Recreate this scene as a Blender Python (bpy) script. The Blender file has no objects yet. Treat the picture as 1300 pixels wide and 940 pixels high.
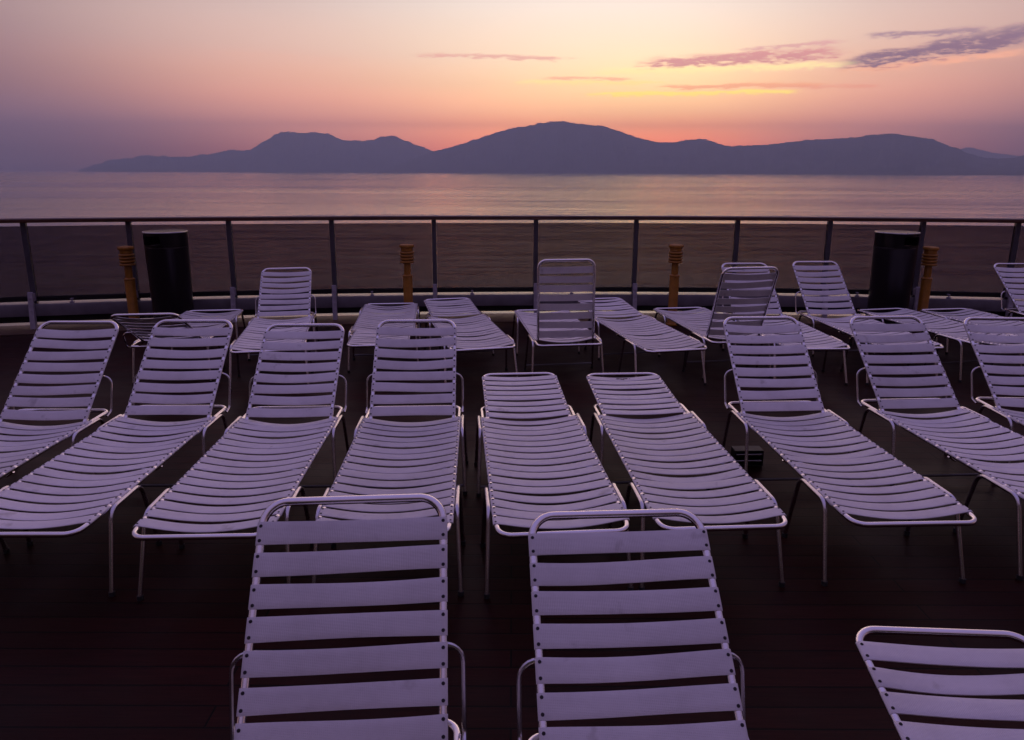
import bpy, bmesh, math, random
from mathutils import Vector, Matrix, noise as mnoise
from mathutils.bvhtree import BVHTree

random.seed(7)
R = math.radians
scene = bpy.context.scene
COL = scene.collection

# ------------------------------------------------------------------ helpers
def s2l(c):
    return tuple(((v / 255) / 12.92 if v / 255 <= 0.04045 else ((v / 255 + 0.055) / 1.055) ** 2.4) for v in c)

def link(o, parent=None):
    COL.objects.link(o)
    if parent is not None:
        o.parent = parent
    return o

def mesh_of(name, bm, mats, smooth=True):
    me = bpy.data.meshes.new(name)
    bm.normal_update()
    bm.to_mesh(me)
    bm.free()
    for m in (mats if isinstance(mats, (list, tuple)) else [mats]):
        me.materials.append(m)
    if smooth:
        for p in me.polygons:
            p.use_smooth = True
        try:
            me.set_sharp_from_angle(angle=R(40))
        except Exception:
            pass
    return me

def obj(name, me, parent=None):
    return link(bpy.data.objects.new(name, me), parent)

def part(name, bm, mats, parent=None, smooth=True):
    return obj(name, mesh_of(name, bm, mats, smooth), parent)

def thing(name, label, cat, loc=(0, 0, 0), rz=0.0, group=None):
    o = bpy.data.objects.new(name, None)
    o.empty_display_size = 0.1
    COL.objects.link(o)
    o.location = loc
    o.rotation_euler = (0, 0, rz)
    o['label'] = label
    o['category'] = cat
    if group:
        o['group'] = group
    return o

def structure(name, bm, mats, smooth=False):
    o = part(name, bm, mats, None, smooth)
    o['kind'] = 'structure'
    return o

def fillet(pts, rad, n=6, closed=False):
    """round the corners of a polyline"""
    P = [Vector(p) for p in pts]
    N = len(P)
    if not isinstance(rad, (list, tuple)):
        rad = [rad] * N
    out = []
    for i in range(N):
        if not closed and i in (0, N - 1):
            out.append(P[i])
            continue
        a, b, c = P[i - 1], P[i], P[(i + 1) % N]
        d1, d2 = (a - b).normalized(), (c - b).normalized()
        ang = d1.angle(d2)
        if rad[i] <= 0 or ang > 3.1:
            out.append(b)
            continue
        L = min(rad[i] / math.tan(ang / 2), 0.49 * (a - b).length, 0.49 * (c - b).length)
        rr = L * math.tan(ang / 2)
        cen = b + (d1 + d2).normalized() * (rr / math.sin(ang / 2))
        s, e = b + d1 * L - cen, b + d2 * L - cen
        tot = s.angle(e)
        for k in range(n + 1):
            t = k / n
            q = (s * math.sin((1 - t) * tot) + e * math.sin(t * tot)) / math.sin(tot)
            out.append(cen + q)
    return out

def tube(bm, pts, r, seg=10, closed=False, mat=0):
    P = [Vector(p) for p in pts]
    N = len(P)
    T = []
    for i in range(N):
        if closed:
            t = P[(i + 1) % N] - P[i - 1]
        else:
            t = P[min(i + 1, N - 1)] - P[max(i - 1, 0)]
        T.append(t.normalized())
    ref = Vector((0, 0, 1)) if abs(T[0].z) < 0.9 else Vector((1, 0, 0))
    nrm = (ref - T[0] * ref.dot(T[0])).normalized()
    rings = []
    for i in range(N):
        nrm = (nrm - T[i] * nrm.dot(T[i])).normalized()
        bi = T[i].cross(nrm)
        rings.append([bm.verts.new(P[i] + (nrm * math.cos(2 * math.pi * k / seg) + bi * math.sin(2 * math.pi * k / seg)) * r) for k in range(seg)])
    M = N if closed else N - 1
    for i in range(M):
        a, b = rings[i], rings[(i + 1) % N]
        sh = 0
        if closed and i == N - 1:      # undo the twist at the seam
            sh = min(range(seg), key=lambda s: (b[s].co - a[0].co).length)
        for k in range(seg):
            f = bm.faces.new((a[k], a[(k + 1) % seg], b[(k + 1 + sh) % seg], b[(k + sh) % seg]))
            f.material_index = mat
    if not closed:
        f = bm.faces.new(rings[0][::-1]); f.material_index = mat
        f = bm.faces.new(rings[-1]); f.material_index = mat

def box(bm, lo, hi, bevel=0.0, mat=0, M=None):
    x0, y0, z0 = lo
    x1, y1, z1 = hi
    g = bmesh.ops.create_cube(bm, size=1.0)
    vs = g['verts']
    for v in vs:
        v.co = Vector((x0 + (v.co.x + .5) * (x1 - x0), y0 + (v.co.y + .5) * (y1 - y0), z0 + (v.co.z + .5) * (z1 - z0)))
    fs = set(f for v in vs for f in v.link_faces)
    for f in fs:
        f.material_index = mat
    if bevel > 0:
        es = list(set(e for v in vs for e in v.link_edges))
        r = bmesh.ops.bevel(bm, geom=es, offset=bevel, segments=2, profile=0.5, affect='EDGES')
        vs = list(set(v for f in r['faces'] for v in f.verts) | set(v for v in vs if v.is_valid))
        for f in r['faces']:
            f.material_index = mat
    if M is not None:
        for v in vs:
            if v.is_valid:
                v.co = M @ v.co

def lathe(bm, prof, seg=28, mat=0, cap=True):
    rings = []
    for r, z in prof:
        rings.append([bm.verts.new((r * math.cos(2 * math.pi * k / seg), r * math.sin(2 * math.pi * k / seg), z)) for k in range(seg)])
    for a, b in zip(rings, rings[1:]):
        for k in range(seg):
            f = bm.faces.new((a[k], a[(k + 1) % seg], b[(k + 1) % seg], b[k]))
            f.material_index = mat
    if cap:
        f = bm.faces.new(rings[0][::-1]); f.material_index = mat
        f = bm.faces.new(rings[-1]); f.material_index = mat

# ------------------------------------------------------------------ materials
def new_mat(name):
    m = bpy.data.materials.new(name)
    m.use_nodes = True
    nt = m.node_tree
    bs = nt.nodes['Principled BSDF']
    return m, nt, bs

def tex_noise(nt, scale, detail=4, rough=0.55, vec=None):
    n = nt.nodes.new('ShaderNodeTexNoise')
    n.inputs['Scale'].default_value = scale
    n.inputs['Detail'].default_value = detail
    n.inputs['Roughness'].default_value = rough
    if vec is not None:
        nt.links.new(vec, n.inputs['Vector'])
    return n

def ramp(nt, fac, stops):
    r = nt.nodes.new('ShaderNodeValToRGB')
    e = r.color_ramp.elements
    e[0].position, e[0].color = stops[0][0], (*stops[0][1], 1)
    e[1].position, e[1].color = stops[-1][0], (*stops[-1][1], 1)
    for p, c in stops[1:-1]:
        q = e.new(p)
        q.color = (*c, 1)
    nt.links.new(fac, r.inputs['Fac'])
    return r

def coords(nt, kind='Object', scale=(1, 1, 1), loc=(0, 0, 0)):
    tc = nt.nodes.new('ShaderNodeTexCoord')
    mp = nt.nodes.new('ShaderNodeMapping')
    mp.inputs['Scale'].default_value = scale
    mp.inputs['Location'].default_value = loc
    nt.links.new(tc.outputs[kind], mp.inputs['Vector'])
    return mp.outputs['Vector']

def bump(nt, h, strength, dist, prev=None):
    b = nt.nodes.new('ShaderNodeBump')
    b.inputs['Strength'].default_value = strength
    b.inputs['Distance'].default_value = dist
    nt.links.new(h, b.inputs['Height'])
    if prev is not None:
        nt.links.new(prev, b.inputs['Normal'])
    return b.outputs['Normal']

def simple(name, col, rough=0.5, metal=0.0, var=0.25, nscale=6.0, bumpd=0.0, rvar=0.12, coat=0.0):
    m, nt, bs = new_mat(name)
    v = coords(nt)
    n = tex_noise(nt, nscale, 5, 0.6, v)
    lo = tuple(c * (1 - var) for c in col)
    hi = tuple(min(1, c * (1 + var)) for c in col)
    r = ramp(nt, n.outputs['Fac'], [(0.3, lo), (0.7, hi)])
    nt.links.new(r.outputs['Color'], bs.inputs['Base Color'])
    n2 = tex_noise(nt, nscale * 2.3, 4, 0.6, v)
    mr = nt.nodes.new('ShaderNodeMapRange')
    mr.inputs['To Min'].default_value = max(0.03, rough - rvar)
    mr.inputs['To Max'].default_value = min(1, rough + rvar)
    nt.links.new(n2.outputs['Fac'], mr.inputs['Value'])
    nt.links.new(mr.outputs['Result'], bs.inputs['Roughness'])
    bs.inputs['Metallic'].default_value = metal
    bs.inputs['Coat Weight'].default_value = coat
    if bumpd > 0:
        nt.links.new(bump(nt, n2.outputs['Fac'], 0.4, bumpd), bs.inputs['Normal'])
    return m

def strap_material():
    m, nt, bs = new_mat('white_vinyl_strap')
    v = coords(nt)
    # fine ribbed weave running along each strap, and a little cross grain
    w1 = nt.nodes.new('ShaderNodeTexWave')
    w1.wave_type = 'BANDS'; w1.bands_direction = 'Y'
    w1.inputs['Scale'].default_value = 95
    w1.inputs['Distortion'].default_value = 0.6
    w1.inputs['Detail'].default_value = 2
    nt.links.new(v, w1.inputs['Vector'])
    w2 = nt.nodes.new('ShaderNodeTexWave')
    w2.wave_type = 'BANDS'; w2.bands_direction = 'X'
    w2.inputs['Scale'].default_value = 70
    w2.inputs['Distortion'].default_value = 0.8
    nt.links.new(v, w2.inputs['Vector'])
    mul = nt.nodes.new('ShaderNodeMath'); mul.operation = 'ADD'
    nt.links.new(w1.outputs['Fac'], mul.inputs[0]); nt.links.new(w2.outputs['Fac'], mul.inputs[1])
    oi = nt.nodes.new('ShaderNodeObjectInfo')
    off = nt.nodes.new('ShaderNodeVectorMath'); off.operation = 'ADD'
    nt.links.new(v, off.inputs[0]); nt.links.new(oi.outputs['Location'], off.inputs[1])
    n = tex_noise(nt, 4.5, 6, 0.65, off.outputs[0])
    r = ramp(nt, n.outputs['Fac'], [(0.25, (0.63, 0.59, 0.60)), (0.5, (0.75, 0.71, 0.73)), (0.75, (0.83, 0.79, 0.81))])
    # scattered grubby smudges
    n3 = tex_noise(nt, 11, 3, 0.5, off.outputs[0])
    r3 = ramp(nt, n3.outputs['Fac'], [(0.66, (1, 1, 1)), (0.8, (0.62, 0.60, 0.58))])
    mx = nt.nodes.new('ShaderNodeMix'); mx.data_type = 'RGBA'; mx.blend_type = 'MULTIPLY'
    mx.inputs['Factor'].default_value = 1
    nt.links.new(r.outputs['Color'], mx.inputs['A']); nt.links.new(r3.outputs['Color'], mx.inputs['B'])
    hv = nt.nodes.new('ShaderNodeHueSaturation')
    mr = nt.nodes.new('ShaderNodeMapRange'); mr.inputs['To Min'].default_value = 0.86; mr.inputs['To Max'].default_value = 1.06
    nt.links.new(oi.outputs['Random'], mr.inputs['Value'])
    nt.links.new(mr.outputs['Result'], hv.inputs['Value'])
    nt.links.new(mx.outputs['Result'], hv.inputs['Color'])
    nt.links.new(hv.outputs['Color'], bs.inputs['Base Color'])
    bs.inputs['Roughness'].default_value = 0.34
    bs.inputs['Specular IOR Level'].default_value = 0.5
    b1 = bump(nt, mul.outputs[0], 0.5, 0.0006)
    b2 = bump(nt, n.outputs['Fac'], 0.35, 0.006, b1)
    nt.links.new(b2, bs.inputs['Normal'])
    return m

def deck_material():
    m, nt, bs = new_mat('dark_deck_planks')
    v = coords(nt)
    br = nt.nodes.new('ShaderNodeTexBrick')
    br.offset = 0.37
    br.inputs['Color1'].default_value = (0.030, 0.0060, 0.0048, 1)
    br.inputs['Color2'].default_value = (0.017, 0.0034, 0.0029, 1)
    br.inputs['Mortar'].default_value = (0.003, 0.002, 0.002, 1)
    br.inputs['Scale'].default_value = 1.0
    br.inputs['Mortar Size'].default_value = 0.0035
    br.inputs['Mortar Smooth'].default_value = 0.1
    br.inputs['Bias'].default_value = 0.0
    br.inputs['Brick Width'].default_value = 2.6
    br.inputs['Row Height'].default_value = 0.092
    nt.links.new(v, br.inputs['Vector'])
    g = tex_noise(nt, 14, 6, 0.65, coords(nt, scale=(0.35, 9, 1)))
    st = tex_noise(nt, 1.1, 5, 0.6, v)
    r = ramp(nt, g.outputs['Fac'], [(0.3, (0.55, 0.5, 0.5)), (0.7, (1.3, 1.2, 1.15))])
    mx = nt.nodes.new('ShaderNodeMix'); mx.data_type = 'RGBA'; mx.blend_type = 'MULTIPLY'; mx.inputs['Factor'].default_value = 1
    nt.links.new(br.outputs['Color'], mx.inputs['A']); nt.links.new(r.outputs['Color'], mx.inputs['B'])
    r2 = ramp(nt, st.outputs['Fac'], [(0.35, (0.6, 0.6, 0.6)), (0.65, (1.2, 1.15, 1.1))])
    mx2 = nt.nodes.new('ShaderNodeMix'); mx2.data_type = 'RGBA'; mx2.blend_type = 'MULTIPLY'; mx2.inputs['Factor'].default_value = 1
    nt.links.new(mx.outputs['Result'], mx2.inputs['A']); nt.links.new(r2.outputs['Color'], mx2.inputs['B'])
    nt.links.new(mx2.outputs['Result'], bs.inputs['Base Color'])
    mr = nt.nodes.new('ShaderNodeMapRange')
    mr.inputs['From Min'].default_value = 0.3; mr.inputs['From Max'].default_value = 0.7
    mr.inputs['To Min'].default_value = 0.30; mr.inputs['To Max'].default_value = 0.58
    nt.links.new(st.outputs['Fac'], mr.inputs['Value'])
    nt.links.new(mr.outputs['Result'], bs.inputs['Roughness'])
    bs.inputs['Specular IOR Level'].default_value = 0.07
    inv = nt.nodes.new('ShaderNodeMath'); inv.operation = 'SUBTRACT'; inv.inputs[0].default_value = 1
    nt.links.new(br.outputs['Fac'], inv.inputs[1])
    b1 = bump(nt, inv.outputs[0], 0.8, 0.004)
    b2 = bump(nt, g.outputs['Fac'], 0.25, 0.0015, b1)
    nt.links.new(b2, bs.inputs['Normal'])
    return m

def sea_material():
    m, nt, bs = new_mat('sea_water')
    bs.inputs['Base Color'].default_value = (0.018, 0.013, 0.022, 1)
    bs.inputs['Roughness'].default_value = 0.16
    bs.inputs['IOR'].default_value = 1.5
    bs.inputs['Specular Tint'].default_value = (1.0, 0.87, 0.92, 1)
    a = tex_noise(nt, 1.0, 5, 0.6, coords(nt, scale=(0.055, 0.16, 1)))
    b = tex_noise(nt, 1.0, 6, 0.65, coords(nt, scale=(0.012, 0.045, 1)))
    c = tex_noise(nt, 1.0, 5, 0.6, coords(nt, scale=(0.0012, 0.006, 1)))
    n1 = bump(nt, c.outputs['Fac'], 0.34, 8.0)
    n2 = bump(nt, b.outputs['Fac'], 0.42, 1.2, n1)
    n3 = bump(nt, a.outputs['Fac'], 0.45, 0.45, n2)
    nt.links.new(n3, bs.inputs['Normal'])
    rr = nt.nodes.new('ShaderNodeMapRange')
    rr.inputs['From Min'].default_value = 0.35; rr.inputs['From Max'].default_value = 0.65
    rr.inputs['To Min'].default_value = 0.06; rr.inputs['To Max'].default_value = 0.17
    nt.links.new(c.outputs['Fac'], rr.inputs['Value'])
    nt.links.new(rr.outputs['Result'], bs.inputs['Roughness'])
    return m

def hill_material():
    m, nt, bs = new_mat('dry_hillside')
    v = coords(nt, scale=(0.004, 0.004, 0.004))
    n = tex_noise(nt, 1.0, 8, 0.65, v)
    r = ramp(nt, n.outputs['Fac'], [(0.35, (0.035, 0.04, 0.03)), (0.65, (0.10, 0.09, 0.075))])
    nt.links.new(r.outputs['Color'], bs.inputs['Base Color'])
    bs.inputs['Roughness'].default_value = 0.95
    bs.inputs['Specular IOR Level'].default_value = 0.1
    return m

def glass_material():
    m, nt, bs = new_mat('smoked_glass')
    out = nt.nodes['Material Output']
    nt.nodes.remove(bs)
    tr = nt.nodes.new('ShaderNodeBsdfTransparent')
    v = coords(nt, scale=(1, 1, 1))
    n = tex_noise(nt, 3.0, 5, 0.6, coords(nt, scale=(1.2, 1, 6)))
    r = ramp(nt, n.outputs['Fac'], [(0.3, (0.36, 0.335, 0.385)), (0.7, (0.43, 0.40, 0.455))])
    nt.links.new(r.outputs['Color'], tr.inputs['Color'])
    df = nt.nodes.new('ShaderNodeBsdfPrincipled')       # salt film and the gloss of the pane
    df.inputs['Base Color'].default_value = (0.05, 0.045, 0.05, 1)
    df.inputs['Roughness'].default_value = 0.25
    mix = nt.nodes.new('ShaderNodeMixShader')
    mix.inputs[0].default_value = 0.14
    nt.links.new(tr.outputs[0], mix.inputs[1]); nt.links.new(df.outputs[0], mix.inputs[2])
    nt.links.new(mix.outputs[0], out.inputs['Surface'])
    return m

M_STRAP = strap_material()
M_TUBE = simple('anodised_aluminium_tube', (0.86, 0.83, 0.85), 0.15, 1.0, 0.06, 6, 0.0, 0.03)
M_LEG = simple('dull_aluminium_leg', (0.70, 0.67, 0.70), 0.22, 1.0, 0.05, 6, 0.0, 0.03)
M_STRETCH = simple('dull_stretcher_rod', (0.16, 0.15, 0.16), 0.45, 1.0, 0.1, 8, 0.0, 0.05)
M_RIVET = simple('dark_rivet', (0.03, 0.025, 0.03), 0.45, 0.6, 0.2, 30)
M_FOOT = simple('black_rubber_foot', (0.02, 0.02, 0.02), 0.7)
M_DECK = deck_material()
M_SEA = sea_material()
M_HILL = hill_material()
M_GLASS = glass_material()
M_WOODRAIL = simple('varnished_dark_rail', (0.10, 0.042, 0.030), 0.35, 0, 0.35, 9, 0.0, 0.1, 0.2)
M_POST = simple('dark_grey_painted_steel', (0.085, 0.075, 0.095), 0.42, 0, 0.25, 10, 0.0005)
M_BRACKET = simple('pale_grey_painted_steel', (0.40, 0.36, 0.42), 0.45, 0, 0.2, 10, 0.0005)
M_COAM = simple('grey_painted_coaming', (0.15, 0.13, 0.155), 0.34, 0, 0.22, 5, 0.0, 0.08, 0.05)
M_GUTTER = simple('pale_deck_gutter_paint', (0.11, 0.068, 0.045), 0.55, 0, 0.35, 3, 0.0, 0.08, 0.0)
M_GUTTER.node_tree.nodes['Principled BSDF'].inputs['Specular IOR Level'].default_value = 0.12
M_CHANNEL = simple('black_glazing_channel', (0.012, 0.010, 0.013), 0.5)
M_YELLOW = simple('weathered_ochre_paint', (0.36, 0.145, 0.012), 0.42, 0, 0.22, 14, 0.0008)
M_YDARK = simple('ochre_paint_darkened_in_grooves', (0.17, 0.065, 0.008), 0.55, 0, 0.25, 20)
M_BIN = simple('black_enamel', (0.014, 0.009, 0.013), 0.32, 0, 0.2, 5, 0, 0.06)
M_STEEL = simple('brushed_steel_lid', (0.45, 0.43, 0.46), 0.3, 1.0, 0.1, 12)
M_HULL = simple('white_hull_paint', (0.6, 0.58, 0.57), 0.4)
M_BOX = simple('dark_painted_metal', (0.006, 0.004, 0.005), 0.5)

# ------------------------------------------------------------------ camera
cd = bpy.data.cameras.new('Camera')
cam = bpy.data.objects.new('Camera', cd)
COL.objects.link(cam)
cd.sensor_fit = 'HORIZONTAL'
cd.sensor_width = 36
cd.lens = 36 * 882.5 / 1300
cd.shift_y = -45 / 1300
cd.clip_start = 0.05
cd.clip_end = 90000
cam.matrix_world = Matrix.Translation((0, 0, 1.7)) @ Matrix.Rotation(R(90 - 13.19), 4, 'X') @ Matrix.Rotation(R(0.16), 4, 'Z')
scene.camera = cam

# ------------------------------------------------------------------ loungers
W_SEAT, W_BACK = 0.527, 0.466          # tube centre to tube centre
L_SEAT, L_BACK, H_SEAT = 1.288, 0.662, 0.335
R_T, R_L = 0.0112, 0.0098
REAR = 0.20

def strap(bm, hw, yc, wid, sag, zt, crown=0.0, jit=0.0, seg=14, skew=0.0, twist=0.0):
    """one vinyl band from tube to tube: thin, sagging, hugging the tubes at both ends, riveted"""
    th = 0.0026
    cols = []
    xs = []
    for i in range(seg + 1):
        t = -1 + 2 * i / seg
        xs.append(hw * t)
    xs = [-hw - R_T * 0.97, -hw - R_T * 0.62] + xs + [hw + R_T * 0.62, hw + R_T * 0.97]
    for x in xs:
        t = max(-1, min(1, x / hw))
        ax = abs(x) - hw
        if ax > -1e-6:                                  # wrapped on the tube
            z = zt - R_T + math.sqrt(max(0, (R_T + .0012) ** 2 - min(ax, R_T) ** 2))
        else:
            u = 1 - t * t
            z = zt + 0.0012 - sag * (u ** 1.15)
        w = wid * (1 - 0.045 * (1 - abs(t)) ** 0.7)     # stretches slightly narrower mid-span
        y0 = yc + skew * t + jit * math.sin(t * 2.1 + yc * 31)
        tw = twist * (1 - t * t)
        row = []
        for j, (dy, dz) in enumerate(((-.5, 0), (-.47, .0009), (-.2, .0014), (.2, .0014), (.47, .0009), (.5, 0))):
            k = crown * (1 - abs(2 * dy)) * (1 - abs(t))
            row.append(bm.verts.new((x, y0 + dy * w, z + dz + k + tw * dy * w)))
        for dy in (.5, -.5):
            row.append(bm.verts.new((x, y0 + dy * w, z - th + tw * dy * w)))
        cols.append(row)
    n = len(cols[0])
    for a, b in zip(cols, cols[1:]):
        for k in range(n):
            bm.faces.new((a[k], b[k], b[(k + 1) % n], a[(k + 1) % n]))
    bm.faces.new(cols[0][::-1]); bm.faces.new(cols[-1])
    # rivets: two at each end
    for sx in (-1, 1):
        for dy in (-.31, .31):
            c = Vector((sx * (hw + R_T * 0.02), yc + skew * sx + dy * wid, zt + .0022))
            ring0 = [bm.verts.new(c + Vector((.0046 * math.cos(a), .0046 * math.sin(a), 0))) for a in [k * math.pi / 4 for k in range(8)]]
            ring1 = [bm.verts.new(c + Vector((.0034 * math.cos(a), .0034 * math.sin(a), .0017))) for a in [k * math.pi / 4 for k in range(8)]]
            for k in range(8):
                f = bm.faces.new((ring0[k], ring0[(k + 1) % 8], ring1[(k + 1) % 8], ring1[k])); f.material_index = 1
            f = bm.faces.new(ring1); f.material_index = 1

def seat_mesh(seed):
    rnd = random.Random(seed)
    bm = bmesh.new()
    n = 16
    pitch = (L_SEAT - 0.062 + 0.012) / n
    for i in range(n):
        y = 0.012 - pitch * (i + .5)
        strap(bm, W_SEAT / 2, y + rnd.uniform(-.0012, .0012), 0.0632, 0.033 + rnd.uniform(-.0025, .0025) + (.006 if rnd.random() < .08 else 0), H_SEAT + R_T,
              crown=0.0015, twist=rnd.uniform(-.025, .025), jit=rnd.uniform(-.002, .002), skew=rnd.uniform(-.0012, .0012))
    return mesh_of('seat', bm, [M_STRAP, M_RIVET])

def back_mesh(seed):
    rnd = random.Random(seed + 50)
    bm = bmesh.new()
    n = 8
    pitch = 0.0765
    for i in range(n):
        y = 0.008 + pitch * (i + .5)
        strap(bm, W_BACK / 2, y + rnd.uniform(-.0015, .0015), 0.0585, 0.013 + rnd.uniform(-.004, .007) + (.008 if rnd.random() < .12 else 0), R_T,
              crown=0.0012, twist=rnd.uniform(-.04, .04), jit=rnd.uniform(-.004, .004), skew=rnd.uniform(-.0018, .0018))
    return mesh_of('backrest', bm, [M_STRAP, M_RIVET])

def seat_frame_mesh():
    bm = bmesh.new()
    h, s = W_SEAT / 2, L_SEAT
    pts = [(-h, 0, H_SEAT), (-h, -s + .10, H_SEAT), (-h + .012, -s, H_SEAT - .004), (h - .012, -s, H_SEAT - .004), (h, -s + .10, H_SEAT), (h, 0, H_SEAT),
           (h, REAR, H_SEAT), (-h, REAR, H_SEAT)]
    pp = fillet(pts, [0, .2, .062, .062, .2, 0, .045, .045], 7, closed=True)
    tube(bm, pp, R_T, 12, closed=True)
    # cross brace below the seat
    tube(bm, [(-h, -0.62, H_SEAT - .012), (-h + .03, -0.62, H_SEAT - .034), (h - .03, -0.62, H_SEAT - .034), (h, -0.62, H_SEAT - .012)], .008, 8)
    # hinge lugs
    for sx in (-1, 1):
        box(bm, (sx * (W_BACK / 2 + .012) - .0025, -.018, H_SEAT - .02), (sx * (W_BACK / 2 + .012) + .0025, .02, H_SEAT + .012), .001)
        tube(bm, [(sx * (W_BACK / 2), 0, H_SEAT), (sx * h, 0, H_SEAT)], .006, 8)
    return mesh_of('seat_frame', bm, M_TUBE)

def back_frame_mesh():
    bm = bmesh.new()
    h = W_BACK / 2
    pts = [(-h, -.006, 0), (-h, L_BACK, 0), (h, L_BACK, 0), (h, -.006, 0)]
    pp = fillet(pts, .062, 8)
    tube(bm, pp, R_T, 12)
    return mesh_of('backrest_frame', bm, M_TUBE)

def leg_mesh(kind, sx):
    """an inverted-U hoop lying along the outside of the seat frame and dropping to the deck at both ends"""
    bm = bmesh.new()
    x0 = sx * (W_SEAT / 2 + R_T + R_L + .001)
    x1 = sx * (W_SEAT / 2 + .036)
    if kind == 'rear':
        ya, yb, ga, gb = .075, -.195, .135, -.270
    else:
        ya, yb, ga, gb = -.855, -1.095, -.79, -1.190
    pts = [(x1, ga, .016), (x0, ya, H_SEAT + .002), (x0, yb, H_SEAT + .002), (x1, gb, .016)]
    pp = fillet(pts, .055, 7)
    tube(bm, pp, R_L, 10)
    for p in (pts[0], pts[-1]):
        tube(bm, [(p[0], p[1], 0.0), (p[0], p[1], .020)], .0125, 10, mat=1)
    return mesh_of('leg', bm, [M_LEG, M_FOOT])

def stretcher_mesh():
    bm = bmesh.new()
    x1 = W_SEAT / 2 + .034
    tube(bm, [(-x1, -.262, .048), (x1, -.262, .048)], .0075, 8)
    return mesh_of('stretcher', bm, M_STRETCH)

def prop_mesh(sx, tilt):
    """bent rod from the back of the backrest tube out and down to the notches on the frame"""
    bm = bmesh.new()
    s = 0.30
    up = Vector((0, math.cos(tilt), math.sin(tilt)))
    p0 = Vector((sx * W_BACK / 2, 0, H_SEAT)) + up * s
    x1 = sx * (W_SEAT / 2 + .018)
    n = Vector((0, -math.sin(tilt), math.cos(tilt)))
    pA = p0 - n * .016 - Vector((sx * .05, 0, 0))
    y_end = min(REAR + .01, max(0.06, p0.y - .03))
    pts = [pA, Vector((x1, pA.y + .01, pA.z - .002)), Vector((x1, y_end, H_SEAT + .004)), Vector((x1, y_end - .05, H_SEAT - .012))]
    pp = fillet(pts, [0, .05, .02, 0], 6)
    tube(bm, pp, .0062, 8)
    return mesh_of('back_support', bm, M_LEG)

SEATS = [seat_mesh(k) for k in range(8)]
BACKS = [back_mesh(k) for k in range(8)]
ME_SF, ME_BF, ME_ST = seat_frame_mesh(), back_frame_mesh(), stretcher_mesh()
ME_LEG = {(k, s): leg_mesh(k, s) for k in ('rear', 'foot') for s in (-1, 1)}
GROUP = 'strap sun loungers on the ship deck'

def lounger(i, x, y, yaw, tilt, label):
    root = thing('sun_lounger', label, 'sun lounger', (x, y, 0), R(yaw), GROUP)
    t = R(tilt)
    obj('seat_frame', ME_SF, root)
    obj('seat', SEATS[i % 8], root)
    bf = obj('backrest_frame', ME_BF, root)
    bf.location = (0, 0, H_SEAT)
    bf.rotation_euler = (t, 0, 0)
    obj('backrest', BACKS[(i * 3 + 1) % 8], bf)
    for k in ('rear', 'foot'):
        for s in (-1, 1):
            obj('leg', ME_LEG[k, s], root)
    obj('stretcher', ME_ST, root)
    if 15 < tilt < 60:
        for s in (-1, 1):
            obj('back_support', prop_mesh(s, t), root)
    return root

LOUNGERS = [
    # x, y, yaw, backrest tilt, label
    (-2.609, 3.649, 0.4, 45.0, 'raised white strap lounger cut by left picture edge, leftmost in the middle row'),
    (-1.951, 3.721, 0.6, 44.2, 'raised white lounger second from left in middle row, foot end cut by left edge'),
    (-1.257, 3.708, 2.3, 41.1, 'raised white lounger third from left in middle row, left foot corner in full view'),
    (-0.563, 3.720, 2.7, 44.9, 'raised white lounger directly behind the front left backrest, left of both flat loungers'),
    (0.099, 3.738, 4.8, 5.8, 'flat white lounger in the middle row, left of the two lying flat together'),
    (0.768, 3.785, 3.6, 4.7, 'flat white lounger with dark smudge at its head, right of the two flat ones'),
    (1.578, 3.825, 2.2, 45.4, 'raised white lounger right of the two flat ones, whole foot end in view'),
    (2.407, 3.879, 3.7, 44.6, 'raised bluish lounger second from right in middle row, foot past the right edge'),
    (3.127, 3.908, -2.5, 42.7, 'raised bluish lounger cut by right picture edge at the end of middle row'),
    (-0.385, 1.282, 4.2, 51.4, 'nearest white lounger at front left, seen as a big tilted backrest'),
    (0.314, 1.266, 3.3, 42.4, 'nearest white lounger at front centre, big backrest right of the other one'),
    (-2.181, 6.502, 11.5, 37.2, 'raised white lounger near railing, between left dark bin and nearest ochre post'),
    (-1.133, 5.967, 186.4, 2.4, 'flat white lounger near railing, foot towards the sea, in front of ochre post'),
    (-0.533, 6.580, 14.1, 4.7, 'flat white lounger near railing, head towards the sea, left of the upright backrest'),
    (0.448, 5.650, 187.3, 91.5, 'lounger facing the sea with backrest bolt upright, seen squarely from behind'),
    (1.044, 6.562, 12.0, 5.5, 'flat white lounger right of the upright backrest, its foot corner towards the camera'),
    (1.884, 5.775, 188.2, 69.0, 'lounger facing the sea with steep shaded backrest leaning towards the camera'),
    (2.401, 6.646, 2.2, 42.6, 'raised white lounger half hidden behind the steep shaded backrest'),
    (3.141, 6.679, 3.7, 44.8, 'raised pale blue lounger near railing just left of the right dark bin'),
    (4.008, 5.752, 191.0, 5.6, 'flat pale lounger in front of right dark bin, foot towards the sea'),
    (4.607, 5.752, 188.7, 5.6, 'flat pale lounger in front of rightmost ochre post, foot towards the sea'),
    (5.330, 6.841, 0.8, 40.0, 'raised pale blue lounger by the railing, cut by right picture edge'),
    (-2.797, 5.586, 187.7, 30.0, 'lounger facing the sea with low dark backrest seen from below, at left'),
    (1.14, 1.025, -3.0, 12.0, 'lounger at bottom right corner with only its backrest top in view'),
]
M_STAIN = simple('dark_grease_stain', (0.10, 0.085, 0.08), 0.6, 0, 0.5, 60)

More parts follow.
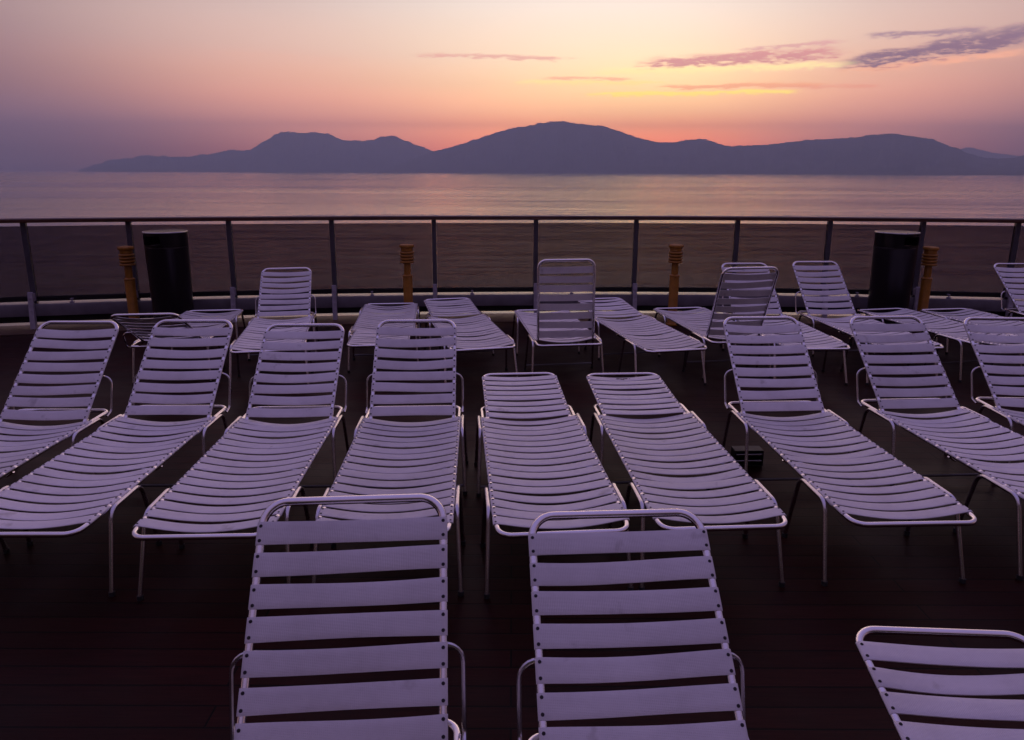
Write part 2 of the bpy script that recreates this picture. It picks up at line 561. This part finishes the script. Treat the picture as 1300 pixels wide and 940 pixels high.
def stain(root):
    """a dark greasy smudge rubbed into the top strap of one backrest"""
    back = next(c for f in root.children if f.name.startswith('backrest_frame') for c in f.children)
    me = back.data
    bvh = BVHTree.FromPolygons([v.co for v in me.vertices], [p.vertices[:] for p in me.polygons])
    rnd = random.Random(5)
    bm = bmesh.new()
    for cx, cy, rx, ry in ((-.035, .588, .016, .010), (-.012, .584, .013, .013), (.014, .590, .018, .008), (-.002, .575, .008, .006), (.040, .586, .006, .005)):
        pts = []
        for k in range(14):
            a = 2 * math.pi * k / 14
            q = rnd.uniform(.7, 1.15)
            x, y = cx + rx * q * math.cos(a), cy + ry * q * math.sin(a)
            hit = bvh.ray_cast(Vector((x, y, .2)), Vector((0, 0, -1)))[0]
            if hit is not None:
                pts.append(bm.verts.new((x, y, hit.z + .0006)))
        if len(pts) > 4:
            bm.faces.new(pts)
    part('stain', bm, M_STAIN, back.parent, smooth=False)

for i, a in enumerate(LOUNGERS):
    r = lounger(i, *a)
    if 'smudge' in a[4]:
        stain(r)

# ------------------------------------------------------------------ deck and ship edge
def rail_y(x):
    return 8.28 + .045 * x - .017 * x * x

def rail_pts(x0, x1, n, off=0.0, z=0.0):
    out = []
    for k in range(n + 1):
        x = x0 + (x1 - x0) * k / n
        d = .045 - .034 * x
        nv = Vector((-d, 1, 0)).normalized()
        out.append(Vector((x, rail_y(x), z)) + nv * off)
    return out

def sweep_rail(bm, x0, x1, prof, n=48, mat=0, cap=True):
    """sweep an (offset, z) outline along the curved ship's edge"""
    rows = []
    for k in range(n + 1):
        x = x0 + (x1 - x0) * k / n
        d = .045 - .034 * x
        nv = Vector((-d, 1, 0)).normalized()
        b = Vector((x, rail_y(x), 0))
        rows.append([bm.verts.new(b + nv * o + Vector((0, 0, z))) for o, z in prof])
    m = len(prof)
    for a, b in zip(rows, rows[1:]):
        for k in range(m):
            f = bm.faces.new((a[k], b[k], b[(k + 1) % m], a[(k + 1) % m]))
            f.material_index = mat
    if cap:
        bm.faces.new(rows[0]); bm.faces.new(rows[-1][::-1])

X0, X1 = -9.5, 9.5
bm = bmesh.new()
edge = rail_pts(X0, X1, 48, 0.12)
top = [bm.verts.new((p.x, p.y, 0)) for p in edge] + [bm.verts.new((X1 + .3, -6, 0)), bm.verts.new((X0 - .3, -6, 0))]
f = bm.faces.new(top)
ret = bmesh.ops.extrude_face_region(bm, geom=[f])
for v in ret['geom']:
    if isinstance(v, bmesh.types.BMVert):
        v.co.z -= .12
bmesh.ops.recalc_face_normals(bm, faces=bm.faces)
structure('deck', bm, M_DECK)

bm = bmesh.new()
edge = rail_pts(X0, X1, 48, 0.10)
top = [bm.verts.new((p.x, p.y, -.125)) for p in edge] + [bm.verts.new((X1 + .25, -6, -.125)), bm.verts.new((X0 - .25, -6, -.125))]
f = bm.faces.new(top)
ret = bmesh.ops.extrude_face_region(bm, geom=[f])
for v in ret['geom']:
    if isinstance(v, bmesh.types.BMVert):
        v.co.z = -14.6
bmesh.ops.recalc_face_normals(bm, faces=bm.faces)
structure('ship_hull', bm, M_HULL)

bm = bmesh.new()
sweep_rail(bm, X0 + .1, X1 - .1, [(-.40, .0005), (-.40, .004), (.10, .004), (.10, .0005)])
bmesh.ops.recalc_face_normals(bm, faces=bm.faces)
structure('gutter', bm, M_GUTTER)

# ------------------------------------------------------------------ railing
rail = thing('railing', 'ship railing with dark wooden handrail, grey posts and smoked glass panels', 'railing', (0, 0, 0))
bm = bmesh.new()
sweep_rail(bm, X0, X1, [(-.055, 1.150), (-.058, 1.165), (-.056, 1.188), (-.040, 1.199), (.040, 1.199), (.056, 1.188), (.058, 1.165), (.055, 1.150)])
bmesh.ops.recalc_face_normals(bm, faces=bm.faces)
part('handrail', bm, M_WOODRAIL, rail)
bm = bmesh.new()
sweep_rail(bm, X0, X1, [(-.075, .135), (-.080, .255), (-.070, .268), (.055, .268), (.055, .135)])
sweep_rail(bm, X0, X1, [(-.02, .058), (-.02, .1345), (.04, .1345), (.04, .058)], mat=1)
bmesh.ops.recalc_face_normals(bm, faces=bm.faces)
part('coaming', bm, [M_COAM, M_CHANNEL], rail)

POST_X = [-8.34, -7.32, -6.30, -5.28, -4.26, -3.22, -2.09, -.92, .28, 1.47, 2.66, 3.72, 4.75, 5.75, 6.77, 7.80, 8.82]

def frame_at(x, off=0.0):
    d = .045 - .034 * x
    a = math.atan(d)
    p = rail_pts(x, x + 1e-6, 1, off)[0]
    return Matrix.Translation(p) @ Matrix.Rotation(a, 4, 'Z')

for x in POST_X:
    M = frame_at(x)
    bm = bmesh.new()
    box(bm, (-.026, -.014, .270), (.026, .040, 1.149), .004)
    p = part('post', bm, M_POST, rail, smooth=False)
    p.matrix_local = M
    bm = bmesh.new()
    # stanchion foot: leaning pale plate bolted inboard of the post
    vs = [(-.150, .004), (-.095, .400), (-.075, .404), (-.082, .270), (-.0825, .004)]
    a = [bm.verts.new((-.024, y, z)) for y, z in vs]
    b = [bm.verts.new((.024, y, z)) for y, z in vs]
    bm.faces.new(a); bm.faces.new(b[::-1])
    for q in range(5):
        bm.faces.new((a[q], b[q], b[(q + 1) % 5], a[(q + 1) % 5]))
    bmesh.ops.recalc_face_normals(bm, faces=bm.faces)
    for yy, zz in ((-.098, .34), (-.120, .20)):
        bmesh.ops.create_cone(bm, cap_ends=True, segments=8, radius1=.009, radius2=.007, depth=.016,
                              matrix=Matrix.Translation((0, yy - .008, zz)) @ Matrix.Rotation(R(90), 4, 'X'))
    box(bm, (-.022, -.079, .300), (.022, -.0145, .380), .003)
    br = part('bracket', bm, M_BRACKET, rail, smooth=False)
    br.matrix_local = M

for xa, xb in zip(POST_X, POST_X[1:]):
    a = rail_pts(xa + .0275, xb - .0275, 1, .012)
    d = a[1] - a[0]
    ang = math.atan2(d.y, d.x)
    M = Matrix.Translation(a[0]) @ Matrix.Rotation(ang, 4, 'Z')
    L = d.length
    bm = bmesh.new()
    box(bm, (0, -.004, .345), (L, .004, 1.112))
    gp = part('glass_panel', bm, M_GLASS, rail, smooth=False)
    gp.matrix_local = M
    bm = bmesh.new()
    box(bm, (-.004, -.014, .288), (L + .004, .014, .3445), .003)
    ch = part('panel_channel', bm, M_CHANNEL, gp, smooth=False)
    bm = bmesh.new()
    for cx in (.36 * L,):
        box(bm, (cx - .022, -.060, .2685), (cx + .022, -.0305, .284), .003)
        tube(bm, [(cx, -.045, .283), (cx, -.045, .305)], .009, 8)
        box(bm, (cx - .012, -.057, .303), (cx + .012, -.0145, .316), .003)
    cl = part('clamp', bm, M_BRACKET, gp, smooth=False)

# ------------------------------------------------------------------ ochre ribbed posts
def vent_post(x, y, label):
    t = thing('ribbed_post', label, 'post', (x, y, 0), 0, 'ochre ribbed posts along the railing')
    bm = bmesh.new()
    lathe(bm, [(.085, .004), (.085, .016), (.060, .020), (.052, .030), (.052, .545), (.050, .552), (.056, .556), (.056, .566), (.048, .572), (.037, .580), (.037, .705)])
    part('stem', bm, M_YELLOW, t)
    bm = bmesh.new()
    prof = [(.038, .705), (.062, .708)]
    z = .710
    for k in range(4):
        prof += [(.072, z), (.077, z + .006), (.077, z + .016), (.072, z + .022), (.064, z + .024), (.064, z + .032)]
        z += .034
    prof += [(.064, z + .030), (.075, z + .034), (.080, z + .040), (.080, z + .058), (.074, z + .066), (.02, z + .070)]
    lathe(bm, prof, 32)
    # groove faces between the ribs take the darker ochre
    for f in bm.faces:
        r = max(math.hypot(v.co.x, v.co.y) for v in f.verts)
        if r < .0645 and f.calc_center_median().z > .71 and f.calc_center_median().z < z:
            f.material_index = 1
    part('ribbed_head', bm, [M_YELLOW, M_YDARK], t)

vent_post(-4.12, 7.42, 'ochre ribbed post left of the left dark bin, darkest of the four')
vent_post(-1.17, 7.72, 'ochre ribbed post behind the flat loungers at left centre')
vent_post(1.83, 7.78, 'ochre ribbed post at right centre, left of the steep shaded backrest')
vent_post(4.58, 7.62, 'ochre ribbed post standing right of the right dark bin')

# ------------------------------------------------------------------ dark round bins
def bin_(x, y, rz, label):
    t = thing('litter_bin', label, 'litter bin', (x, y, 0), R(rz), 'dark round bins by the railing')
    bm = bmesh.new()
    lathe(bm, [(.200, .004), (.205, .012), (.207, .050), (.201, .054), (.214, .900), (.216, .905), (.214, .912), (.200, .914), (.12, .912)], 40)
    part('body', bm, M_BIN, t)
    bm = bmesh.new()   # hood with a disposal slot facing the deck
    seg = 40
    rows = []
    zs = [.915, .94, 1.03, 1.06]
    for z in zs:
        rows.append([bm.verts.new((.214 * math.cos(2 * math.pi * k / seg), .214 * math.sin(2 * math.pi * k / seg), z)) for k in range(seg)])
    for j in range(3):
        for k in range(seg):
            ang = (k + .5) / seg * 360
            if j == 1 and 235 < ang < 305:
                continue
            bm.faces.new((rows[j][k], rows[j][(k + 1) % seg], rows[j + 1][(k + 1) % seg], rows[j + 1][k]))
    r = bmesh.ops.solidify(bm, geom=bm.faces[:], thickness=.006)
    part('hood', bm, M_BIN, t)
    bm = bmesh.new()
    lathe(bm, [(.205, 1.0605), (.206, 1.070), (.195, 1.074), (.08, 1.070), (.02, 1.069)], 40)
    part('lid', bm, M_BIN, t)
    bm = bmesh.new()
    lathe(bm, [(.2065, 1.061), (.220, 1.061), (.223, 1.067), (.220, 1.074), (.2065, 1.074)], 40, cap=False)
    part('rim', bm, M_STEEL, t)

bin_(-3.70, 7.46, -26, 'dark round litter bin with steel rim between the left ochre post and raised lounger')
bin_(4.20, 7.64, 29, 'dark round litter bin with steel rim left of the right ochre post')

# ------------------------------------------------------------------ small metal box on the deck
t = thing('deck_box', 'small dark metal box with two pale bars on the deck between two loungers', 'box', (1.40, 3.86, 0), R(2))
bm = bmesh.new()
box(bm, (-.085, -.035, .004), (.085, .045, .014), .002)
box(bm, (-.085, .035, .0142), (.085, .045, .095), .002)
box(bm, (-.085, -.035, .0952), (.085, .045, .105), .003)
box(bm, (-.085, -.035, .0142), (-.077, .0348, .095), .002)
box(bm, (.077, -.035, .0142), (.085, .0348, .095), .002)
part('casing', bm, M_BOX, t, smooth=False)
bm = bmesh.new()
for z in (.038, .078):
    tube(bm, [(-.0765, -.026, z), (.0765, -.026, z)], .007, 10)
part('bar', bm, M_LEG, t)

# ------------------------------------------------------------------ sea
bm = bmesh.new()
SEA_Z = -14.0
v = [bm.verts.new(p) for p in ((-23500, -300, SEA_Z), (23500, -300, SEA_Z), (23500, 18100, SEA_Z), (-23500, 18100, SEA_Z))]
bm.faces.new(v)
structure('sea', bm, M_SEA)

# ------------------------------------------------------------------ far coast
RIDGE_A = [(-31.31, 0.02), (-30.44, 0.34), (-29.6, 0.62), (-28.37, 0.84), (-27.11, 1.07), (-25.6, 1.01), (-24.57, 0.99), (-22.7, 1.24), (-21.21, 1.54), (-20.23, 1.47), (-19.36, 1.96), (-18.48, 2.49), (-17.77, 2.88), (-16.46, 2.87), (-15.3, 2.89), (-14.26, 2.79), (-13.22, 2.28), (-11.49, 2.3), (-9.53, 2.79), (-8.14, 2.27), (-6.61, 1.68), (-4.75, 1.27), (-1.93, 0.61), (0.5, -0.1)]
RIDGE_B = [(-10.67, 0.05), (-8.18, 0.89), (-6.62, 1.44), (-5.99, 1.6), (-4.74, 1.93), (-3.17, 2.43), (-1.3, 3.03), (-0.05, 3.34), (1.2, 3.52), (3.07, 3.88), (4.0, 3.88), (5.55, 3.63), (7.09, 3.51), (8.64, 3.03), (10.19, 2.49), (11.71, 2.24), (12.9, 2.29), (14.08, 2.46), (15.07, 2.45), (16.14, 2.09), (16.91, 1.91), (18.15, 2.02), (19.56, 2.01), (20.92, 2.16), (22.79, 2.36), (24.88, 2.39), (26.38, 2.63), (27.62, 2.66), (29.09, 2.47), (30.29, 2.23), (31.27, 1.8), (32.23, 1.38), (32.94, 1.06), (33.83, 0.95), (34.69, 0.94), (35.51, 1.09), (36.35, 0.98), (40.33, 0.29), (44, 0.05)]
RIDGE_C = [(28.5, 0.3), (30.2, 1.03), (31.76, 1.48), (32.19, 1.68), (32.64, 1.63), (33.78, 1.31), (35.52, 1.04), (39.59, 0.29), (42, 0.02)]

def interp(tab, a):
    if a <= tab[0][0]:
        return tab[0][1]
    for (a0, e0), (a1, e1) in zip(tab, tab[1:]):
        if a <= a1:
            t = (a - a0) / (a1 - a0)
            return e0 + (e1 - e0) * t
    return tab[-1][1]

def coast(tab, dist_fn, depth, step, seed, rough):
    bm = bmesh.new()
    a0, a1 = tab[0][0], tab[-1][0]
    n = int((a1 - a0) / step)
    rows = []
    for i in range(n + 1):
        az = a0 + (a1 - a0) * i / n
        D = dist_fn(az)
        el = interp(tab, az)
        jag = mnoise.fractal(Vector((az * 2.1, seed, 0)), 1.0, 2.0, 5) * rough * min(1, el / .8)
        h = 1.7 + D * math.tan(R(max(el + jag, -.12)))
        hh = h - SEA_Z
        row = []
        NR = 18
        for j in range(-NR, 8):
            if j <= 0:
                t = 1 + j / NR                            # 0 at the shore, 1 on the ridge
                d = D - depth * (1 - t)
                q = t ** 1.25
                sp = mnoise.fractal(Vector((az * 1.1, d * .0011, seed + 3)), 1.0, 2.1, 6) * .42
                z = hh * q * (1 + sp * (1 - t) * 1.6) * (d / D) ** .3
                z = min(z, hh * (d / D) * (.985 if j < 0 else 1)) if j < 0 else hh
            else:
                t = 1 - j / 7
                d = D + depth * .8 * (j / 7)
                z = hh * t * t
            z = max(z, -6 if t <= 0.001 else 0.0)
            row.append(bm.verts.new((d * math.sin(R(az)), d * math.cos(R(az)), SEA_Z + z - (3 if t < .001 else 0))))
        rows.append(row)
    for a, b in zip(rows, rows[1:]):
        for k in range(len(a) - 1):
            bm.faces.new((a[k], b[k], b[k + 1], a[k + 1]))
    bmesh.ops.recalc_face_normals(bm, faces=bm.faces)
    return structure('hills', bm, M_HILL, smooth=True)

coast(RIDGE_A, lambda a: 13200, 2600, .05, 1.3, .10)
coast(RIDGE_B, lambda a: 10800 - 2300 * max(0, min(1, (a + 6) / 34)), 2300, .05, 7.7, .07)
coast(RIDGE_C, lambda a: 15800, 1300, .1, 4.1, .04)

# ------------------------------------------------------------------ haze
HAZE_D = 1.6e-4
HAZE_TOP = 1150.0
bm = bmesh.new()
box(bm, (-24000, -400, -15.5), (24000, 18300, HAZE_TOP))
hm = bpy.data.materials.new('evening_haze')
hm.use_nodes = True
nt = hm.node_tree
nt.nodes.clear()
out = nt.nodes.new('ShaderNodeOutputMaterial')
pv = nt.nodes.new('ShaderNodeVolumePrincipled')
pv.inputs['Color'].default_value = (0.75, 0.86, 1.0, 1)
pv.inputs['Density'].default_value = HAZE_D
pv.inputs['Anisotropy'].default_value = 0.0
nt.links.new(pv.outputs[0], out.inputs['Volume'])
hz = part('haze', bm, hm, None, smooth=False)
hz['kind'] = 'stuff'

# ------------------------------------------------------------------ sky
world = bpy.data.worlds.new('World')
scene.world = world
world.use_nodes = True
nt = world.node_tree
nt.nodes.clear()

class S:
    """tiny algebra over value sockets"""
    def __init__(self, s): self.s = s
    def _op(self, op, o=None, rev=False):
        n = nt.nodes.new('ShaderNodeMath'); n.operation = op
        a, b = (o, self) if rev else (self, o)
        for i, v in ((0, a), (1, b)):
            if v is None: continue
            if isinstance(v, S): nt.links.new(v.s, n.inputs[i])
            else: n.inputs[i].default_value = v
        return S(n.outputs[0])
    def __add__(self, o): return self._op('ADD', o)
    __radd__ = __add__
    def __sub__(self, o): return self._op('SUBTRACT', o)
    def __rsub__(self, o): return self._op('SUBTRACT', o, True)
    def __mul__(self, o): return self._op('MULTIPLY', o)
    __rmul__ = __mul__
    def __truediv__(self, o): return self._op('DIVIDE', o)
    def pow(self, o): return self._op('POWER', o)
    def exp(self): return self._op('EXPONENT')
    def max(self, o): return self._op('MAXIMUM', o)
    def min(self, o): return self._op('MINIMUM', o)
    def abs(self): return self._op('ABSOLUTE')

def smooth(x, lo, hi):
    n = nt.nodes.new('ShaderNodeMapRange'); n.interpolation_type = 'SMOOTHSTEP'
    n.inputs['From Min'].default_value = lo; n.inputs['From Max'].default_value = hi
    nt.links.new(x.s, n.inputs['Value'])
    return S(n.outputs['Result'])

def mixc(f, a, b, blend='MIX'):
    n = nt.nodes.new('ShaderNodeMix'); n.data_type = 'RGBA'; n.blend_type = blend
    n.clamp_factor = True
    if isinstance(f, S): nt.links.new(f.s, n.inputs['Factor'])
    else: n.inputs['Factor'].default_value = f
    for k, v in (('A', a), ('B', b)):
        if isinstance(v, tuple): n.inputs[k].default_value = (*v, 1)
        else: nt.links.new(v, n.inputs[k])
    return n.outputs['Result']

geo = nt.nodes.new('ShaderNodeTexCoord')
sep = nt.nodes.new('ShaderNodeSeparateXYZ')
nt.links.new(geo.outputs['Generated'], sep.inputs[0])
dx, dy, dz = S(sep.outputs[0]), S(sep.outputs[1]), S(sep.outputs[2])
DEG = 57.29578
el = dz._op('ARCSINE') * DEG
az = dx._op('ARCTAN2', dy) * DEG
SUN_AZ = 8.5
elp = el.max(0.0)
fac = (elp / 90.0).pow(0.5)

# what the haze box does to a view ray at a given elevation, so that the sky behind it can be set in its own values
HZ_IN = (0.104, 0.081, 0.170)
def behind_haze(srgb, e):
    L = min(18300, (HAZE_TOP - 1.7) / max(1e-6, math.sin(R(max(e, .01)))))
    T = math.exp(-HAZE_D * L)
    c = s2l(srgb)
    return tuple(max(0.004, (c[k] - HZ_IN[k] * (1 - T)) / T) for k in range(3))

def sky_ramp(stops):
    pts = [((e / 90) ** .5, behind_haze(c, e)) for e, c in stops]
    return ramp(nt, fac.s, pts).outputs['Color']

UP = [(19, (255, 214, 206)), (30, (212, 180, 198)), (50, (142, 126, 178)), (90, (128, 115, 176))]
glow = sky_ramp([(0.0, (222, 116, 116)), (1.6, (238, 130, 122)), (3.0, (249, 154, 130)), (4.6, (253, 182, 150)), (6.5, (254, 206, 170)), (8.5, (253, 221, 194)), (12.5, (248, 230, 220))] + UP)
side = sky_ramp([(0.0, (92, 78, 108)), (1.4, (97, 82, 113)), (3.2, (108, 90, 120)), (5.5, (116, 94, 119)), (8.0, (122, 98, 122)), (12.5, (112, 94, 117)), (26, (112, 100, 140)), (48, (130, 115, 168)), (90, (128, 115, 176))])
rear = sky_ramp([(0.0, (40, 34, 52)), (8.0, (42, 34, 48)), (18, (74, 60, 82)), (36, (122, 103, 140)), (90, (128, 115, 176))])
elc = el.max(0.0).min(16.0)
dl = (SUN_AZ - az).max(0.0) / (elc * .85 + 24.0)
dr = (az - SUN_AZ).max(0.0) / (elc * .65 + 18.5)
w = (0.0 - dl.pow(2.7) - dr.pow(2.5)).exp()
sky = mixc(w, side, glow)
rose = sky_ramp([(0.0, (150, 100, 112)), (1.6, (164, 112, 124)), (3.2, (190, 134, 142)), (5.0, (222, 150, 148)), (7.0, (240, 170, 158)), (9.0, (232, 182, 174)), (12.5, (206, 176, 176))] + UP)
sky = mixc(w * (1.0 - w) * 4.0 * .5, sky, rose)
sky = mixc(smooth(dy, .15, -.75), sky, rear)      # the sky away from the sunset is already dim

# tight warm core where the sun sits behind the ridge
da = (az - 12.0) / 5.5
de = (el - 1.6) / 2.0
core = (0.0 - da * da - de * de).exp()
sky = mixc(core * 0.5, sky, behind_haze((255, 128, 92), 2.4))
db = (az - 11.0) / 9.0
df = (el - 5.6) / 2.6
peach = (0.0 - db * db - df * df).exp()
sky = mixc(peach * 0.55, sky, behind_haze((255, 208, 158), 5.6))

# streaky clouds: soft tapered strips broken up by noise
def cloud_noise(sx, sy, det, seed):
    comb = nt.nodes.new('ShaderNodeCombineXYZ')
    nt.links.new((az * sx).s, comb.inputs[0]); nt.links.new((el * sy).s, comb.inputs[1])
    comb.inputs[2].default_value = seed
    n = nt.nodes.new('ShaderNodeTexNoise')
    n.inputs['Scale'].default_value = 1; n.inputs['Detail'].default_value = det; n.inputs['Roughness'].default_value = .6
    nt.links.new(comb.outputs[0], n.inputs['Vector'])
    return S(n.outputs['Fac'])

nA = cloud_noise(.33, 1.7, 6, 1.3)
nB = cloud_noise(.9, 4.0, 6, 5.1)
nC = cloud_noise(2.3, 9.0, 5, 2.2)
warp = (nA - .5) * 1.5 + (nB - .5) * .9 + (nC - .5) * .4

def streak(a0, e0, a1, e1, thick, cut=(0.25, .75), bite=1.0):
    L = a1 - a0
    t = (az - a0) / L
    ec = e0 + t * (e1 - e0)
    v = (el + warp * (.9 * thick + .28) - ec) / thick
    body = (0.0 - v * v).exp()
    ends = smooth(t, -.12, .22) * (1.0 - smooth(t, .78, 1.12))
    return smooth(body * ends * (1.02 + (nB - .5) * 2.6 * bite + (nC - .5) * 1.4), *cut)

bgt = lambda c, e: behind_haze(c, e)
# big violet streak at right with a lit lower edge
sky = mixc(streak(23.5, 7.0, 35.5, 7.5, .30, (.15, 1.15)) * .6, sky, bgt((255, 178, 150), 7.2))
sky = mixc(streak(23.5, 7.40, 37.5, 8.75, .58, (.16, 1.05)) * .95, sky, bgt((134, 106, 134), 8))
sky = mixc(streak(28.5, 8.3, 39.0, 9.3, .40, (.25, 1.2)) * .7, sky, bgt((140, 112, 138), 8.8))
sky = mixc(streak(25.0, 9.2, 32.8, 9.0, .24, (.2, 1.1)) * .8, sky, bgt((156, 126, 148), 9))
# pink-mauve cloud above the glow
sky = mixc(streak(6.0, 7.55, 25.0, 7.45, .26, (.15, .9)) * .8, sky, bgt((255, 232, 172), 7.4))
sky = mixc(streak(9.0, 8.0, 24.8, 8.30, .46, (.25, 1.05)) * .95, sky, bgt((212, 146, 152), 8.3))
sky = mixc(streak(16.5, 8.75, 25.0, 8.95, .22, (.3, 1.1)) * .75, sky, bgt((216, 158, 164), 8.8))
sky = mixc(streak(-8.0, 8.72, 5.5, 8.45, .20, (.28, 1.05)) * .75, sky, bgt((226, 164, 160), 8.5))
# thin gold lines
sky = mixc(streak(0.0, 6.8, 12.0, 6.6, .14, (.18, .8)) * .85, sky, bgt((255, 220, 156), 6.6))
sky = mixc(streak(2.0, 7.05, 9.5, 6.95, .16, (.22, .95)) * .7, sky, bgt((238, 170, 150), 7))
sky = mixc(streak(5.5, 5.88, 21.5, 5.78, .14, (.16, .75)) * .95, sky, bgt((255, 220, 132), 5.8))
sky = mixc(streak(11.0, 6.3, 23.5, 6.2, .20, (.22, .95)) * .75, sky, bgt((238, 160, 136), 6.2))
sky = mixc(streak(20.0, 6.05, 27.0, 6.0, .16, (.3, 1.1)) * .4, sky, bgt((226, 140, 132), 6))
sky = mixc(streak(-23, 8.3, -11, 8.1, .16, (.34, 1.1)) * .35, sky, bgt((228, 172, 160), 8.2))

# faint uneven veil over the whole sky
nv = cloud_noise(.05, .22, 4, 9.0)
veil = nt.nodes.new('ShaderNodeHueSaturation')
nt.links.new(sky, veil.inputs['Color'])
nt.links.new((0.955 + nv * .09).s, veil.inputs['Value'])
bg = nt.nodes.new('ShaderNodeBackground')
nt.links.new(veil.outputs['Color'], bg.inputs['Color'])
bg.inputs['Strength'].default_value = 1.0

nish = nt.nodes.new('ShaderNodeTexSky')
nish.sky_type = 'NISHITA'
nish.sun_disc = False
nish.sun_elevation = R(1.0)
nish.sun_rotation = R(SUN_AZ)
bg2 = nt.nodes.new('ShaderNodeBackground')
nt.links.new(nish.outputs[0], bg2.inputs['Color'])
bg2.inputs['Strength'].default_value = 0.01
ad = nt.nodes.new('ShaderNodeAddShader')
nt.links.new(bg.outputs[0], ad.inputs[0]); nt.links.new(bg2.outputs[0], ad.inputs[1])
wo = nt.nodes.new('ShaderNodeOutputWorld')
nt.links.new(ad.outputs[0], wo.inputs['Surface'])

# ------------------------------------------------------------------ the low afterglow
sd = bpy.data.lights.new('Sun', 'SUN')
sd.energy = 0.3
sd.angle = R(0.6)
sd.color = (1.0, 0.62, 0.45)
sun = bpy.data.objects.new('Sun', sd)
COL.objects.link(sun)
dv = Vector((math.sin(R(11)) * math.cos(R(1.3)), math.cos(R(11)) * math.cos(R(1.3)), math.sin(R(1.3))))     # the sun is just behind the ridge
sun.rotation_euler = dv.to_track_quat('Z', 'Y').to_euler()

# ------------------------------------------------------------------ render settings
scene.view_settings.view_transform = 'Standard'
scene.view_settings.look = 'None'
scene.view_settings.exposure = 0
scene.view_settings.gamma = 1
scene.view_settings.use_curve_mapping = False
scene.render.engine = 'CYCLES'
scene.cycles.use_denoising = True
scene.cycles.max_bounces = 8
scene.cycles.volume_bounces = 1
scene.cycles.transparent_max_bounces = 12
world.cycles.sampling_method = 'MANUAL'
world.cycles.sample_map_resolution = 1024
